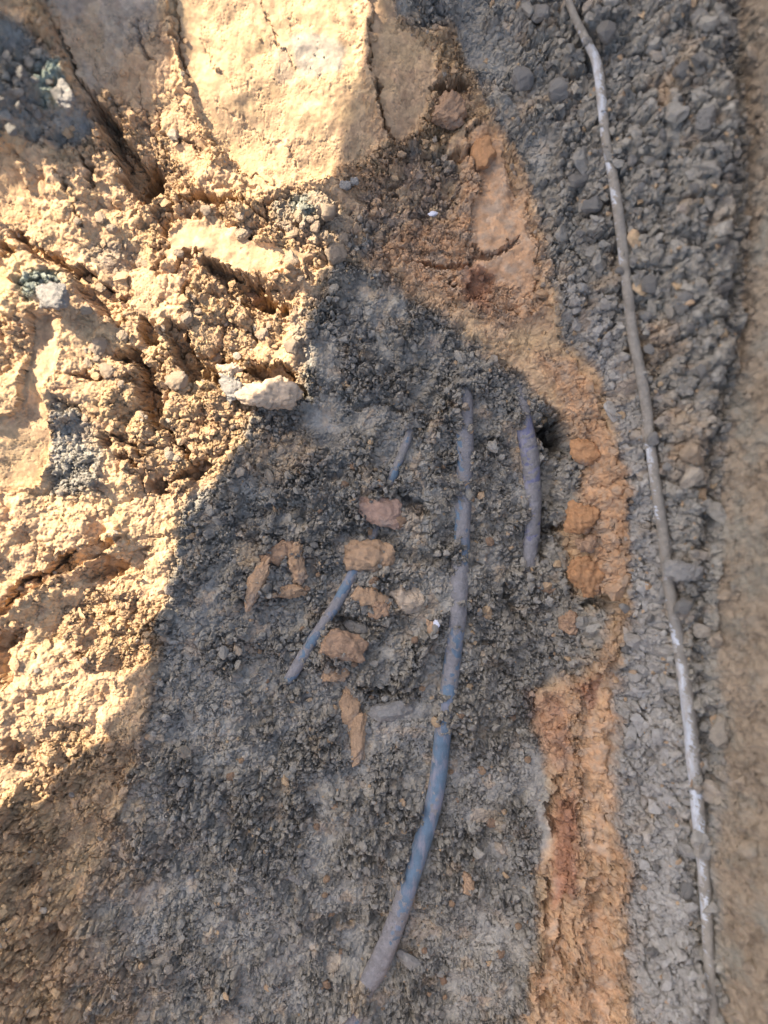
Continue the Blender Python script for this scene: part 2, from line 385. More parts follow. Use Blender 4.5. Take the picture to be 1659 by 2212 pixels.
# grey floor: gouges, ledges and hollows
crack([(800,1160),(850,1180),(940,1210)], 10, .030, 8); pit(890,1090,34,16,.035,.5); pit(800,1150,60,10,.02)
pit(770,1350,40,13,.045,.35); pit(845,1490,60,10,.035); crack([(1090,1270),(1110,1310),(1150,1370)], 8, .03, 6)
pit(965,1575,18,7,.02); pit(1190,938,24,42,.15,-.25,.5); crack([(1176,900),(1190,1000),(1180,1090),(1165,1200)], 13, .045, 8)
pit(1200,1142,34,10,.05,-.2); pit(1290,1300,34,14,.06,-.3); pit(1205,1130,12,34,.02)
crack([(1240,1100),(1205,1160),(1230,1210),(1240,1290)], 9, .03, 6)
pit(965,620,12,6,.02); crack([(900,590),(960,588),(1040,570),(1120,530)], 5, .022, 4); pit(1030,625,26,24,.03,.5); pit(970,215,22,20,.03)
pit(950,200,16,10,.04); pit(1000,200,12,18,.04); crack([(960,355),(1040,345)], 8, .03); pit(1015,560,12,8,.02)
for a_ in [(760,1020,50,14),(600,1100,40,14),(560,1160,60,12),(690,1180,30,12),(1070,1450,40,10),(1000,1800,34,10),(650,1750,40,12),
           (1120,1730,14,40),(720,1980,50,14),(1100,2080,16,40),(510,1960,10,34),(870,800,60,8),(820,880,80,8),(1050,1390,30,12),(930,2140,60,14)]:
    pit(a_[0], a_[1], a_[2], a_[3], .018, random.uniform(-.3, .3), .6)
crack([(1205,1660),(1190,1740),(1200,1800)], 8, .03, 5); crack([(1178,1900),(1172,1980)], 8, .025, 5)
crack([(1240,1720),(1250,1800),(1244,1860)], 4, .018, 4); crack([(1238,1980),(1244,2060),(1230,2130)], 4, .02, 4); crack([(1255,1500),(1240,1600),(1245,1700)], 3, .012, 3)
pit(1290,1950,20,60,.02,.0,.6); pit(1210,2030,14,50,.035,.1,.5); pit(1190,2150,22,26,.03)
mound(1290,1400,26,60,.02); mound(1285,1590,26,130,.020); mound(1040,420,60,110,.02); mound(1080,560,60,60,.015)
# the ruts left and right of the pipe, drawn along it
for dx_, dp in ((-26, .006), (28, .010), (60, .006), (90, .006)):
    crack([(1003 + dx_, 900), (1003 + dx_, 1050), (995 + dx_, 1250)], 7, dp, 7)
crack([(880,805),(830,840),(870,860)], 5, .012)
Z[II] = Zi

# foot of the right wall: a deep gap, then the wall
gap = [(1592,-120),(1590,60),(1597,200),(1612,330),(1608,430),(1592,600),(1578,720),(1566,860),(1552,1000),(1546,1200),(1542,1320),(1548,1500),(1556,1720),(1560,1900),(1552,2350)]
gw = np.array([W(a, b, .28) for a, b in gap])
gx = np.interp(GY, gw[::-1, 1], gw[::-1, 0]).astype(F) + (fbm(GX * .3, GY, .12, 4, 2, .5) - .5) * .030
dg = GX - gx
gd = np.interp(GY, [-1.1, -.7, -.3, .2, .4, .7, 1.1], [.04, .05, .06, .07, .08, .08, .07]).astype(F)
Z -= gd * np.exp(-(dg / .022) ** 2) * (Zm > .1)
WALL = sm(.008, .016, dg)
wallz = .25 + np.clip(dg - .008, 0, .10) * 3.4 + (fbm(GX * 2.0, GY * .7, .05, 5, 3, .5) - .5) * .034 + (fbm(GX, GY, .008, 3, 5) - .5) * .004 \
        - sm(.66, .74, fbm(GX * 3, GY, .022, 3, 1)) * .008
Z = Z * (1 - WALL) + np.minimum(wallz, .62 + (n3 - .5) * .03).astype(F) * WALL
# beyond the picture: banks climb to the surrounding ground
out = np.maximum(np.maximum(-0.84 - GX, GX - .72), np.maximum(-1.15 - GY, GY - 1.1))
ob = sm(0, .5, out)
Z = (Z * (1 - ob) + (.60 + (n3 - .5) * .04 + (fbm(GX, GY, 6, 3, 1) - .5) * .4 * sm(2, 12, out)) * ob).astype(F)

# albedo masks (ground material, with the upper left wedge darkened for its shade)
TINT = (np.where(BIG > .5, R60 * .5 + R30 * .5, R16) * .6 + R09 * .4).astype(F)
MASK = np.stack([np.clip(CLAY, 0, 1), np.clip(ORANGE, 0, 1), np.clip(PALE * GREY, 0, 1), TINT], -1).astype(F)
MASK[..., 0] = np.maximum(MASK[..., 0] * (1 - WALL), 0)
MASK2 = np.stack([TEAL, REDDISH, WALL * 1.0, SMOOTH], -1).astype(F)
MASK2[..., 2] = np.maximum(MASK2[..., 2], 0)

def zat(x, y):
    i = np.clip(np.searchsorted(ax, x), 1, NX - 1); j = np.clip(np.searchsorted(ay, y), 1, NY - 1)
    tx = (x - ax[i - 1]) / (ax[i] - ax[i - 1]); ty = (y - ay[j - 1]) / (ay[j] - ay[j - 1])
    return (Z[j - 1, i - 1] * (1 - tx) + Z[j - 1, i] * tx) * (1 - ty) + (Z[j, i - 1] * (1 - tx) + Z[j, i] * tx) * ty
def at(px, py, it=4):
    """photo point -> the world point on the smooth ground below it"""
    z = .1
    for _ in range(12):
        x, y = W(px, py, z); z = .5 * z + .5 * float(macro(np.array([x]), np.array([y]))[0])
    return x, y, z

# ------------------------------------------------------------------ materials
def newmat(name):
    m = bpy.data.materials.new(name); m.use_nodes = True
    n = m.node_tree.nodes; l = m.node_tree.links
    b = n['Principled BSDF']; b.inputs['Roughness'].default_value = .9
    try: b.inputs['Specular IOR Level'].default_value = .25
    except Exception: pass
    return m, n, l, b
def mixc(n, l, a, b, f, mode='MIX'):
    k = n.new('ShaderNodeMix'); k.data_type = 'RGBA'; k.blend_type = mode
    for sock, v in ((k.inputs[0], f), (k.inputs[6], a), (k.inputs[7], b)):
        if isinstance(v, (int, float)): sock.default_value = v
        elif isinstance(v, tuple): sock.default_value = (*v, 1)
        else: l.new(v, sock)
    return k.outputs[2]
def noise(n, l, sc, det=4, co=None, ro=.6):
    k = n.new('ShaderNodeTexNoise'); k.inputs['Scale'].default_value = sc; k.inputs['Detail'].default_value = det
    k.inputs['Roughness'].default_value = ro
    if co is not None: l.new(co, k.inputs['Vector'])
    return k.outputs['Fac']
def rmp(n, l, v, a, b, c=0., d=1.):
    k = n.new('ShaderNodeMapRange'); l.new(v, k.inputs[0])
    for i, q in enumerate((a, b, c, d)): k.inputs[i + 1].default_value = q
    return k.outputs[0]
def bump(n, l, b, hs, dist):
    prev = None
    for h, st, di in hs:
        k = n.new('ShaderNodeBump'); k.inputs['Strength'].default_value = st; k.inputs['Distance'].default_value = di
        l.new(h, k.inputs['Height'])
        if prev is not None: l.new(prev, k.inputs['Normal'])
        prev = k.outputs[0]
    l.new(prev, b.inputs['Normal'])

CLAYC = (.46, .310, .180); GREYC = (.300, .276, .232); ORC = (.48, .285, .155); PALEC = (.38, .355, .315)
def soil_material(name, attr=True, base=None):
    m, n, l, b = newmat(name)
    g = n.new('ShaderNodeNewGeometry').outputs['Position'] if attr else n.new('ShaderNodeTexCoord').outputs['Object']
    nz = noise(n, l, 14, 5, g); nf = noise(n, l, 120, 4, g); nv = noise(n, l, 45, 5, g)
    if attr:
        a1 = n.new('ShaderNodeAttribute'); a1.attribute_name = 'soil'
        a2 = n.new('ShaderNodeAttribute'); a2.attribute_name = 'soil2'
        s1 = n.new('ShaderNodeSeparateColor'); l.new(a1.outputs['Color'], s1.inputs[0])
        s2 = n.new('ShaderNodeSeparateColor'); l.new(a2.outputs['Color'], s2.inputs[0])
        grey = mixc(n, l, GREYC, (.32, .285, .225), rmp(n, l, nz, .4, .7))
        grey = mixc(n, l, grey, (.235, .222, .20), rmp(n, l, nv, .5, .72))
        grey = mixc(n, l, grey, PALEC, s1.outputs[2])
        clay = mixc(n, l, CLAYC, (.50, .345, .19), rmp(n, l, nz, .42, .62))
        clay = mixc(n, l, clay, (.43, .275, .165), rmp(n, l, nv, .52, .75))
        c = mixc(n, l, grey, clay, s1.outputs[0])
        oc = mixc(n, l, ORC, (.40, .285, .19), rmp(n, l, nv, .42, .62))
        k = n.new('ShaderNodeMath'); k.operation = 'MULTIPLY'; l.new(s1.outputs[1], k.inputs[0]); l.new(rmp(n, l, nz, .15, .42, .82, 1), k.inputs[1])
        c = mixc(n, l, c, oc, k.outputs[0])
        c = mixc(n, l, c, (.26, .30, .25), s2.outputs[0])
        c = mixc(n, l, c, (.30, .115, .065), s2.outputs[1])
        wallc = mixc(n, l, (.32, .25, .175), (.17, .13, .09), rmp(n, l, nv, .52, .66))
        wallc = mixc(n, l, wallc, (.26, .235, .185), rmp(n, l, nz, .5, .7))
        c = mixc(n, l, c, wallc, s2.outputs[2])
        tv = rmp(n, l, a1.outputs['Alpha'], 0, 1, .74, 1.24)
        hsv = n.new('ShaderNodeHueSaturation'); l.new(c, hsv.inputs['Color'])
        kk = n.new('ShaderNodeMath'); kk.operation = 'MULTIPLY'; l.new(tv, kk.inputs[0]); l.new(rmp(n, l, nf, .3, .7, .85, 1.15), kk.inputs[1])
        l.new(kk.outputs[0], hsv.inputs['Value']); c = hsv.outputs[0]
    else:
        c = mixc(n, l, base, tuple(v * .72 for v in base), rmp(n, l, nv, .4, .7))
        c = mixc(n, l, c, tuple(min(1, v * 1.18) for v in base), rmp(n, l, nf, .5, .75))
        c = mixc(n, l, c, (.235, .220, .195), rmp(n, l, nz, .56, .68, 0, .7))
    l.new(c, b.inputs['Base Color'])
    bump(n, l, b, [(noise(n, l, 260, 4, g, .65), .8, .005), (noise(n, l, 700, 3, g, .6), .6, .0018)], 0)
    if attr:                                                        # scraped clay has a much finer skin
        for q in list(n):
            if q.type == 'BUMP': l.new(rmp(n, l, a2.outputs['Alpha'], .2, .9, q.inputs['Strength'].default_value, .16), q.inputs['Strength'])
    return m
SOIL = soil_material('soil')
CLOD = {k: soil_material(k, False, v) for k, v in dict(
    tan_clay=(.48, .315, .19), pink_clay=(.44, .29, .21), orange_clay=(.50, .27, .13), pale_clay=(.56, .43, .30), grey_soil=(.29, .27, .238), brown_clay=(.41, .265, .165)).items()}

# ------------------------------------------------------------------ object helpers
def tag(o, label=None, cat=None, group=None, kind=None):
    if label: o['label'] = label
    if cat: o['category'] = cat
    if group: o['group'] = group
    if kind: o['kind'] = kind
    return o
def link(name, me, mat, parent=None):
    o = bpy.data.objects.new(name, me); COL.objects.link(o); o.parent = parent
    if mat and not me.materials: me.materials.append(mat)
    return o
def npmesh(name, co, faces, attrs=(), smooth=True):
    me = bpy.data.meshes.new(name)
    nv, nf, k = len(co), len(faces), faces.shape[1]
    me.vertices.add(nv); me.vertices.foreach_set('co', np.ascontiguousarray(co, F).ravel())
    me.loops.add(nf * k); me.loops.foreach_set('vertex_index', np.ascontiguousarray(faces, np.int32).ravel())
    me.polygons.add(nf); me.polygons.foreach_set('loop_start', np.arange(0, nf * k, k, dtype=np.int32))
    me.polygons.foreach_set('use_smooth', np.full(nf, smooth))
    me.update(calc_edges=True)
    for nm, arr in attrs:
        a = me.color_attributes.new(nm, 'FLOAT_COLOR', 'POINT'); a.data.foreach_set('color', np.ascontiguousarray(arr, F).ravel())
    return me

# ------------------------------------------------------------------ the ground, cut into its areas
idx = np.arange(NX * NY, dtype=np.int32).reshape(NY, NX)
quads = np.stack([idx[:-1, :-1], idx[:-1, 1:], idx[1:, 1:], idx[1:, :-1]], -1).reshape(-1, 4)
cls = np.zeros((NY, NX), np.int8)                                   # 0 trench floor
cls[(Uw < 640) & (GREY < .5) | (Uw < 300) | ((Vw < 430) & (Uw < 850 + .25 * np.maximum(0, Vw)))] = 1      # clay bank
cls[(V > 1500) & (U < 300) & (GREY > .5)] = 0
cls[(Uw > 1120 + .0 * V) & (Uw > 1010 + 1.0 * np.clip(V - 250, 0, 330)) | ((V < 280) & (Uw > 960))] = 3   # rubble slope
cls[(ORANGE > .5)] = 2                                                                       # clay ledge
cls[(cls == 3) & (V > 780) & (U < 1240) ] = 0
cls[WALL > .5] = 4
cls[out > .3] = 5
fc = cls[:-1, :-1].reshape(-1)
# steep faces crumble sideways too
gy_, gx_ = np.gradient(Z); slope = np.hypot(gx_ / np.gradient(ax)[None, :], gy_ / np.gradient(ay)[:, None])
stp = sm(.9, 2.2, slope) * (np.abs(GX) < .9) * (np.abs(GY) < 1.1)
def wob(seed):
    r = np.random.default_rng(seed); o = np.zeros(Z.shape, F)
    for i in range(8):
        d = r.normal(size=3); d = d / np.linalg.norm(d) * 2 * math.pi / (.026 / (1 + i * .45)); o += (np.sin(GX * d[0] + GY * d[1] + Z * d[2] + r.random() * 6.28) / (1 + i * .35)).astype(F)
    return o / 2.2
WXo = GX + stp * wob(41) * .0030; WYo = GY + stp * wob(42) * .0030
CO = np.stack([WXo, WYo, Z], -1).reshape(-1, 3)
A1 = MASK.reshape(-1, 4); A2 = MASK2.reshape(-1, 4)
for k, nm in enumerate(['trench_floor', 'clay_bank', 'clay_ledge', 'rubble_slope', 'trench_wall', 'ground']):
    q = quads[fc == k]
    if not len(q): continue
    used = np.zeros(NX * NY, bool); used[q.ravel()] = True
    rem = np.cumsum(used, dtype=np.int32) - 1
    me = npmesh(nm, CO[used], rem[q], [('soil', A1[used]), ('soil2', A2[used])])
    tag(link(nm, me, SOIL), kind='structure')

# ------------------------------------------------------------------ crumbs nobody could count
def ico(sub):
    bm = bmesh.new(); bmesh.ops.create_icosphere(bm, subdivisions=sub, radius=1)
    v = np.array([p.co[:] for p in bm.verts]); f = np.array([[p.index for p in q.verts] for q in bm.faces]); bm.free()
    return v, f
I1, I2 = ico(1), ico(2)
def n3d(v, seed, fr):
    r = np.random.default_rng(seed); o = np.zeros(len(v))
    for i in range(6):
        d = r.normal(size=3) * fr * (1 + i * .45); o += np.sin(v @ d + r.random() * 6.28) / (1 + i * .5)
    return o / 3
def crumbs(name, n, size, mask, sub, seed, keep=None):
    r = np.random.default_rng(seed)
    x = r.uniform(-.78, .66, n * 4); y = r.uniform(-1.05, 1.0, n * 4)
    i = np.clip(np.searchsorted(ax, x), 0, NX - 1); j = np.clip(np.searchsorted(ay, y), 0, NY - 1)
    ok = r.random(n * 4) < mask[j, i]
    x, y, i, j = x[ok][:n], y[ok][:n], i[ok][:n], j[ok][:n]
    n = len(x)
    bv, bf = ico(sub)
    V_ = []
    for s in range(16):
        q_ = bv.copy(); rr = np.random.default_rng(seed * 131 + s)
        for _ in range(7):
            d = rr.normal(size=3); d /= np.linalg.norm(d); e = q_ @ d - rr.uniform(.35, .75)
            q_ = q_ - np.where(e > 0, e * .9, 0)[:, None] * d
        V_.append(q_ * (1 + .45 * n3d(bv, seed * 31 + s, 1.9) + .22 * n3d(bv, seed * 77 + s, 4))[:, None] * 1.2)
    V_ = np.array(V_)
    sz = size[0] + (size[1] - size[0]) * r.random(n) ** 2.6
    sc = sz[:, None] * r.uniform(.65, 1.2, (n, 3)); sc[:, 2] *= .75
    th = r.uniform(0, 6.28, n); c, s_ = np.cos(th), np.sin(th)
    b = V_[r.integers(0, 16, n)] * sc[:, None, :]
    bx = b[..., 0] * c[:, None] - b[..., 1] * s_[:, None]; by = b[..., 0] * s_[:, None] + b[..., 1] * c[:, None]
    tilt = r.normal(size=n) * .5
    bz = b[..., 2] + bx * np.sin(tilt)[:, None] * .6
    P_ = np.stack([bx + x[:, None], by + y[:, None], bz + (Z[j, i] + sz * .10)[:, None]], -1).reshape(-1, 3)
    fs = (bf[None] + (np.arange(n) * len(bv))[:, None, None]).reshape(-1, 3)
    m1 = MASK[j, i].copy(); m2 = MASK2[j, i].copy()
    m1[:, 3] = .25 + r.random(n) * .5; m2[:, 3] = 0
    fl = r.random(n) < .06; m1[fl, 0] = np.where(m1[fl, 0] > .5, .2, .85)
    a1 = np.repeat(m1, len(bv), 0); a2 = np.repeat(m2, len(bv), 0)
    me = npmesh(name, P_, fs, [('soil', a1), ('soil2', a2)], smooth=False)
    return tag(link(name, me, SOIL), kind='stuff')
RM = (ROUGH * (1 - WALL)) ** 2
RIM = np.clip(stp, 0, 1) * (np.abs(GX) < .78) * 1.0
COATED = MASK[..., 0]
CR = np.clip(RM * (.35 + .65 * patch) + .02 + .16 * WALL, 0, 1)
crumbs('soil_crumbs', 16000, (.0014, .0040), CR * np.where(CLAY > .5, .35, 1), 1, 3)
crumbs('soil_crumbs', 2200, (.004, .010), CR * np.clip(.15 + BIG * .8 + CORE, 0, 1), 2, 5)
crumbs('soil_crumbs', 9000, (.0025, .0085), RIM, 1, 9)
crumbs('soil_crumbs', 900, (.006, .014), RIM, 2, 12)
crumbs('soil_crumbs', 500, (.008, .022), CR * np.clip(BIG * 1.2, 0, 1), 2, 7)

# ------------------------------------------------------------------ pipes and cables
def smooth_path(pts, k=8):
    P_ = np.array(pts, float); o = []
    Q = np.vstack([2 * P_[0] - P_[1], P_, 2 * P_[-1] - P_[-2]])
    for i in range(1, len(Q) - 2):
        for t in np.linspace(0, 1, k, endpoint=False):
            a, b, c, d = Q[i - 1], Q[i], Q[i + 1], Q[i + 2]
            o.append(.5 * ((2 * b) + (-a + c) * t + (2 * a - 5 * b + 4 * c - d) * t * t + (-a + 3 * b - 3 * c + d) * t ** 3))
    o.append(P_[-1]); return np.array(o)
def tube(name, pts, mat, seg_n=28, cap=True, parent=None, lump=0.0, k=8, seed=1):
    """pts: (x, y, z, radius)"""
    S = smooth_path(pts, k); C, R = S[:, :3], S[:, 3]
    T = np.gradient(C, axis=0); T /= np.linalg.norm(T, axis=1)[:, None]
    up = np.array([0, 0, 1.]); s = np.cross(T, up); s /= np.linalg.norm(s, axis=1)[:, None]; u = np.cross(s, T)
    th = np.linspace(0, 2 * math.pi, seg_n, endpoint=False)
    ring = C[:, None] + R[:, None, None] * (np.cos(th)[None, :, None] * s[:, None] + np.sin(th)[None, :, None] * u[:, None])
    V_ = ring.reshape(-1, 3)
    if lump: V_ = V_ + (V_ - np.repeat(C, seg_n, 0)) * (lump * n3d(V_, seed, 90))[:, None]
    n = len(C); f = []
    for i in range(n - 1):
        for j in range(seg_n):
            a = i * seg_n + j; b = i * seg_n + (j + 1) % seg_n
            f.append((a, b, b + seg_n, a + seg_n))
    me = bpy.data.meshes.new(name)
    fs = f + ([tuple(range(seg_n - 1, -1, -1)), tuple(range((n - 1) * seg_n, n * seg_n))] if cap else [])
    me.from_pydata(V_.tolist(), [], fs); me.polygons.foreach_set('use_smooth', [True] * len(fs)); me.update()
    return link(name, me, mat, parent)
def pipe_mat(name, col, dustc, dust, gl=.45, streaky=True):
    m, n, l, b = newmat(name)
    g = n.new('ShaderNodeNewGeometry').outputs['Position']
    mp = n.new('ShaderNodeMapping'); mp.inputs['Scale'].default_value = (1, .35, 1); l.new(g, mp.inputs[0])
    d1 = noise(n, l, 60, 6, mp.outputs[0], .7); d2 = noise(n, l, 420, 3, g)
    a = n.new('ShaderNodeMath'); a.operation = 'ADD'; l.new(rmp(n, l, d1, .60 - dust * .35, .72 - dust * .3), a.inputs[0]); l.new(rmp(n, l, d2, .60, .75, 0, .35), a.inputs[1])
    a.use_clamp = True
    base = mixc(n, l, col, tuple(v * .7 for v in col), rmp(n, l, noise(n, l, 30, 4, g), .4, .65))
    l.new(mixc(n, l, base, dustc, a.outputs[0]), b.inputs['Base Color'])
    l.new(rmp(n, l, a.outputs[0], 0, 1, gl, .95), b.inputs['Roughness'])
    bump(n, l, b, [(a.outputs[0], .5, .0012), (noise(n, l, 700, 3, g), .35, .0006)], 0)
    return m
M_PIPE = pipe_mat('dusty_blue_grey_plastic', (.130, .190, .245), (.225, .222, .250), .36)
M_PIPE2 = pipe_mat('soil_coated_plastic', (.15, .155, .24), (.25, .235, .265), .42, .6)
M_PALE = pipe_mat('pale_dusty_plastic', (.52, .54, .56), (.34, .315, .28), .50, .5)

def path(lst, k=1.0):
    pz = []
    for px, py, off, wd in lst:
        x, y, z = at(px, py)
        rr = np.array([(x + a * .02, y + b * .02) for a in (-1, 0, 1) for b in (-1, 0, 1)])
        pz.append(float(np.median(zat(rr[:, 0], rr[:, 1]))))    # the relief around the point, without its crumbs
    for _ in range(2): pz = [pz[0]] + [.25 * pz[i - 1] + .5 * pz[i] + .25 * pz[i + 1] for i in range(1, len(pz) - 1)] + [pz[-1]]
    o = []
    for (px, py, off, wd), zz in zip(lst, pz):
        r = wd / 2 / FP * (H - zz); x, y = W(px, py, zz); o.append((x, y, zz + off * r, r))
    return o
def smooth_z(p, it=4):
    p = [list(q) for q in p]
    for _ in range(it):
        z = [q[2] for q in p]
        for i in range(1, len(p) - 1): p[i][2] = .25 * z[i - 1] + .5 * z[i] + .25 * z[i + 1]
    return p
def crust(name, pts, mat, parent, cover, seed, side=0.0, thick=.10):
    """soil stuck to a pipe: a lumpy shell that sinks under the pipe's skin where the pipe is bare"""
    S = smooth_path(pts, 26); C, R_ = S[:, :3], S[:, 3]; sn = 40; n = len(C)
    T = np.gradient(C, axis=0); T /= np.linalg.norm(T, axis=1)[:, None]
    sd = np.cross(T, np.array([0, 0, 1.])); sd /= np.linalg.norm(sd, axis=1)[:, None]; up = np.cross(sd, T)
    th = np.linspace(0, 2 * math.pi, sn, endpoint=False)
    d = np.cos(th)[None, :, None] * sd[:, None] + np.sin(th)[None, :, None] * up[:, None]
    P0 = (C[:, None] + R_[:, None, None] * d).reshape(-1, 3)
    q = (n3d(P0, seed, 28) * .5 + n3d(P0, seed + 1, 90) * .6 + n3d(P0, seed + 2, 300) * .45).reshape(n, sn)
    t_ = np.linspace(0, 1, n)[:, None]
    cv = np.interp(t_, np.linspace(0, 1, len(cover)), cover) - side * np.cos(th)[None, :]
    h = np.clip((q + cv) * .5, -.06, 1) * thick + .0
    V_ = (C[:, None] + (R_[:, None, None] * (1 + h[..., None])) * d).reshape(-1, 3)
    a = np.arange(n - 1)[:, None] * sn + np.arange(sn)[None]; b = np.arange(n - 1)[:, None] * sn + (np.arange(sn)[None] + 1) % sn
    me = npmesh(name, V_, np.stack([a, b, b + sn, a + sn], -1).reshape(-1, 4))
    return link(name, me, mat, parent)
def pipe(name, wall, pts, mat, label, cat, cover=None, cmat=None, cname='soil_crust', side=0., lump=0., seed=1, sm_=1, lift=0., thick=.10, sg=30):
    p = smooth_z(path(pts), sm_); p = [[a, b, c + lift, d] for a, b, c, d in p]
    e = bpy.data.objects.new(name, None); COL.objects.link(e); e.location = p[len(p) // 2][:3]; e.empty_display_size = .05
    tag(e, label, cat)
    o = tube(wall, p, mat, sg, k=10, lump=lump, seed=seed)
    q = crust(cname, p, cmat, None, cover, seed + 3, side, thick)
    inv = Matrix.Translation(-e.location)
    for k in (o, q): k.data.transform(inv); k.parent = e
    return e
M_GC = soil_material('grey_crust', False, (.27, .255, .25)); M_TC = soil_material('tan_crust', False, (.31, .275, .225))
pipe('water_pipe', 'pipe_wall', [(1003,800,-2.25,27),(1003,845,-.9,33),(1004,870,-.3,34),(1004,910,-.2,36),(1004,960,-.45,38),(1005,1000,-0.50,37),(1002,1050,-0.85,37),(1000,1100,-0.60,37),(998,1150,-0.85,37),(997,1200,-0.45,39),(993,1250,-0.65,39),(990,1300,-0.25,39),(984,1370,0.45,37),(976,1440,-0.55,37),(970,1490,-0.55,37),(966,1530,0.50,35),(957,1580,-0.35,37),(952,1620,0.45,37),(942,1700,0.60,37),(922,1780,0.60,39),(897,1860,0.60,39),(868,1950,0.60,40),(838,2030,0.50,40),(808,2100,.35,41),(787,2140,-.9,39),(766,2195,.45,38),(735,2320,.5,38)],
     M_PIPE, 'long blue-grey pipe down the middle of the trench floor, its upper half crusted with soil', 'pipe',
     [1.2, 1.2, .5, .3, .5, .4, .2, -.1, .6, .5, -.3, .3, -.3, -.5, -.5, -.4, -.4, .2, .9, .9, .1, .1], M_GC, seed=5, thick=.22)
pipe('buried_pipe', 'pipe_wall', [(1125,820,-2.2,30),(1130,870,-1.1,32),(1132,900,-.5,34),(1137,940,.05,38),(1146,1000,-.1,38),(1151,1080,-.1,36),(1150,1150,-.3,34),(1146,1180,-.5,32),(1145,1210,-1.0,30),(1140,1270,-2.2,30)],
     M_PIPE2, 'short soil-crusted pipe length surfacing beside the dark hole, right of the long pipe', 'pipe', [1.2, .5, -.1, .2, .2, .4, 1, 1], M_GC, seed=9, thick=.22)
pipe('thin_cable', 'cable_sheath', [(905,860,-2.5,14),(897,900,-.3,16),(880,950,0,17),(860,1000,-.2,18),(843,1045,.1,22),(825,1100,-4,20),(800,1170,-4,20),(764,1235,.5,22),(735,1290,.6,24),(700,1345,.6,24),(665,1400,.6,24),(632,1455,.5,24),(612,1486,-2.2,20),(585,1530,-4,18)],
     M_PIPE, 'thin blue cable slanting down to the left under the tan clods on the trench floor', 'cable', [1, .8, .6, .7, .3, .9, .9, 0, -.1, -.2, -.2, -.1, 1, .4, 1, 1], M_GC, lump=.16, seed=14, sg=22, thick=.16)
pipe('conduit', 'conduit_wall', [(1225,-10,-1.72,14),(1242,40,-0.62,15),(1264,92,-0.02,17),(1286,142,0.38,21),(1297,220,-0.02,21),(1306,300,-0.52,19),(1325,400,-0.22,21),(1340,500,-0.52,21),(1355,620,-0.32,21),(1366,720,-0.42,21),(1381,800,-0.52,21),(1393,880,-0.32,21),(1401,960,0.08,21),(1413,1050,0.18,22),(1426,1130,-0.02,22),(1441,1250,-0.22,22),(1456,1350,0.08,24),(1471,1450,0.38,26),(1484,1550,0.58,28),(1493,1650,0.58,29),(1502,1750,0.58,28),(1511,1850,-0.02,26),(1519,1950,0.08,24),(1527,2050,0.18,22),(1535,2150,0.08,22),(1541,2260,0.08,22)],
     M_PALE, 'thin pale dusty conduit running lengthwise down the rubble slope at the right', 'pipe',
     [1, .8, .2, -.2, .2, .9, .7, .9, .6, .9, .9, .7, .1, .0, .3, .5, .2, .0, -.2, -.35, -.3, .1, .2, .3, .5, .4], M_TC, cname='mud_coating', side=.45, seed=21, sm_=2, lift=.006, sg=24, thick=.22)

# ------------------------------------------------------------------ loose clods lying on the ground
_cnt = [0]
def rock_mesh(name, seed, dims, sub=5, ang=.35, rough=.10, real=1.0):
    """a broken lump: boxy body, a few planar breaks, uneven outline, crumbly skin; real = metres per unit for the skin"""
    v, f = ico(sub)
    r = np.random.default_rng(seed)
    q = np.sign(v) * np.abs(v) ** .72; q /= np.abs(q).max(0)
    for _ in range(8):
        d = r.normal(size=3); d /= np.linalg.norm(d); h = r.uniform(.62, 1.0)
        e = q @ d - h; q = q - np.where(e > 0, e * .9, 0)[:, None] * d
    asp = dims[0] / max(dims[1], 1e-6)
    st = np.array([max(1, asp), max(1, 1 / asp), 1.]) ** .8
    k = 1 + ang * (.55 * n3d(q * st, seed + 1, 1.6) + .40 * n3d(q * st, seed + 4, 3.4))
    q = q * k[:, None]
    q = q / np.abs(q).max(0) * np.array(dims)
    N = v / np.array(dims); N /= np.linalg.norm(N, axis=1)[:, None]
    m = min(dims) if real == 1.0 else 1.0
    h = (np.abs(n3d(q / real, seed + 2, 85 if real == 1 else 5)) * 1.0 + np.abs(n3d(q / real, seed + 3, 240 if real == 1 else 12)) * .6 + n3d(q / real, seed + 6, 800 if real == 1 else 26) * .25)
    q = q + N * (h * rough * (.055 if real == 1 else 2.0))[:, None]
    return npmesh(name, q, f)
def clod(px, py, hw, hh, rot, hz, mat, label, name='clay_clod', seed=None, sink=.37, cat='clod', group=None, ang=.42, rough=.14, tilt=0, sub=5):
    """hw, hh half sizes in photo units, rot in degrees (picture, counter-clockwise), hz half height in metres"""
    _cnt[0] += 1
    x, y, z = at(px, py)
    zz = float(np.median(zat(np.array([x, x + .01, x - .01, x, x]), np.array([y, y, y, y + .01, y - .01]))))
    zz = min(zz, z + .065)
    x, y = W(px, py, zz + hz * .5); s = (H - zz) / FP
    hz *= .85
    me = rock_mesh(name, seed or _cnt[0] * 17, (hw * s, hh * s, hz), sub, ang, rough)
    o = link(name, me, CLOD[mat] if isinstance(mat, str) else mat)
    o.location = (x, y, zz + hz * (1 - 2 * sink)); o.rotation_euler = (math.radians(tilt), math.radians(tilt * .6), math.radians(rot))
    return tag(o, label, cat, group)
clod(828,1103,62,34,-16,.017,'pink_clay','large pinkish clay clod on grey soil, just below the thin cable end', ang=.4, rough=.10, sink=.35)
clod(800,1203,56,34,-10,.020,'tan_clay','crumbly tan clay clod resting where the slanting blue cable reappears', rough=.16)
clod(552,1262,20,66,-24,.016,'tan_clay','long narrow tan clay slab lying near the left edge of the grey floor', rough=.05, sink=.3)
clod(610,1190,48,22,12,.014,'brown_clay','broken brown clay lump at the top of the tan clay ring left of the cable', rough=.18)
clod(640,1218,14,46,8,.014,'tan_clay','crumbly tan clay piece on the right of the ring left of the cable', rough=.18)
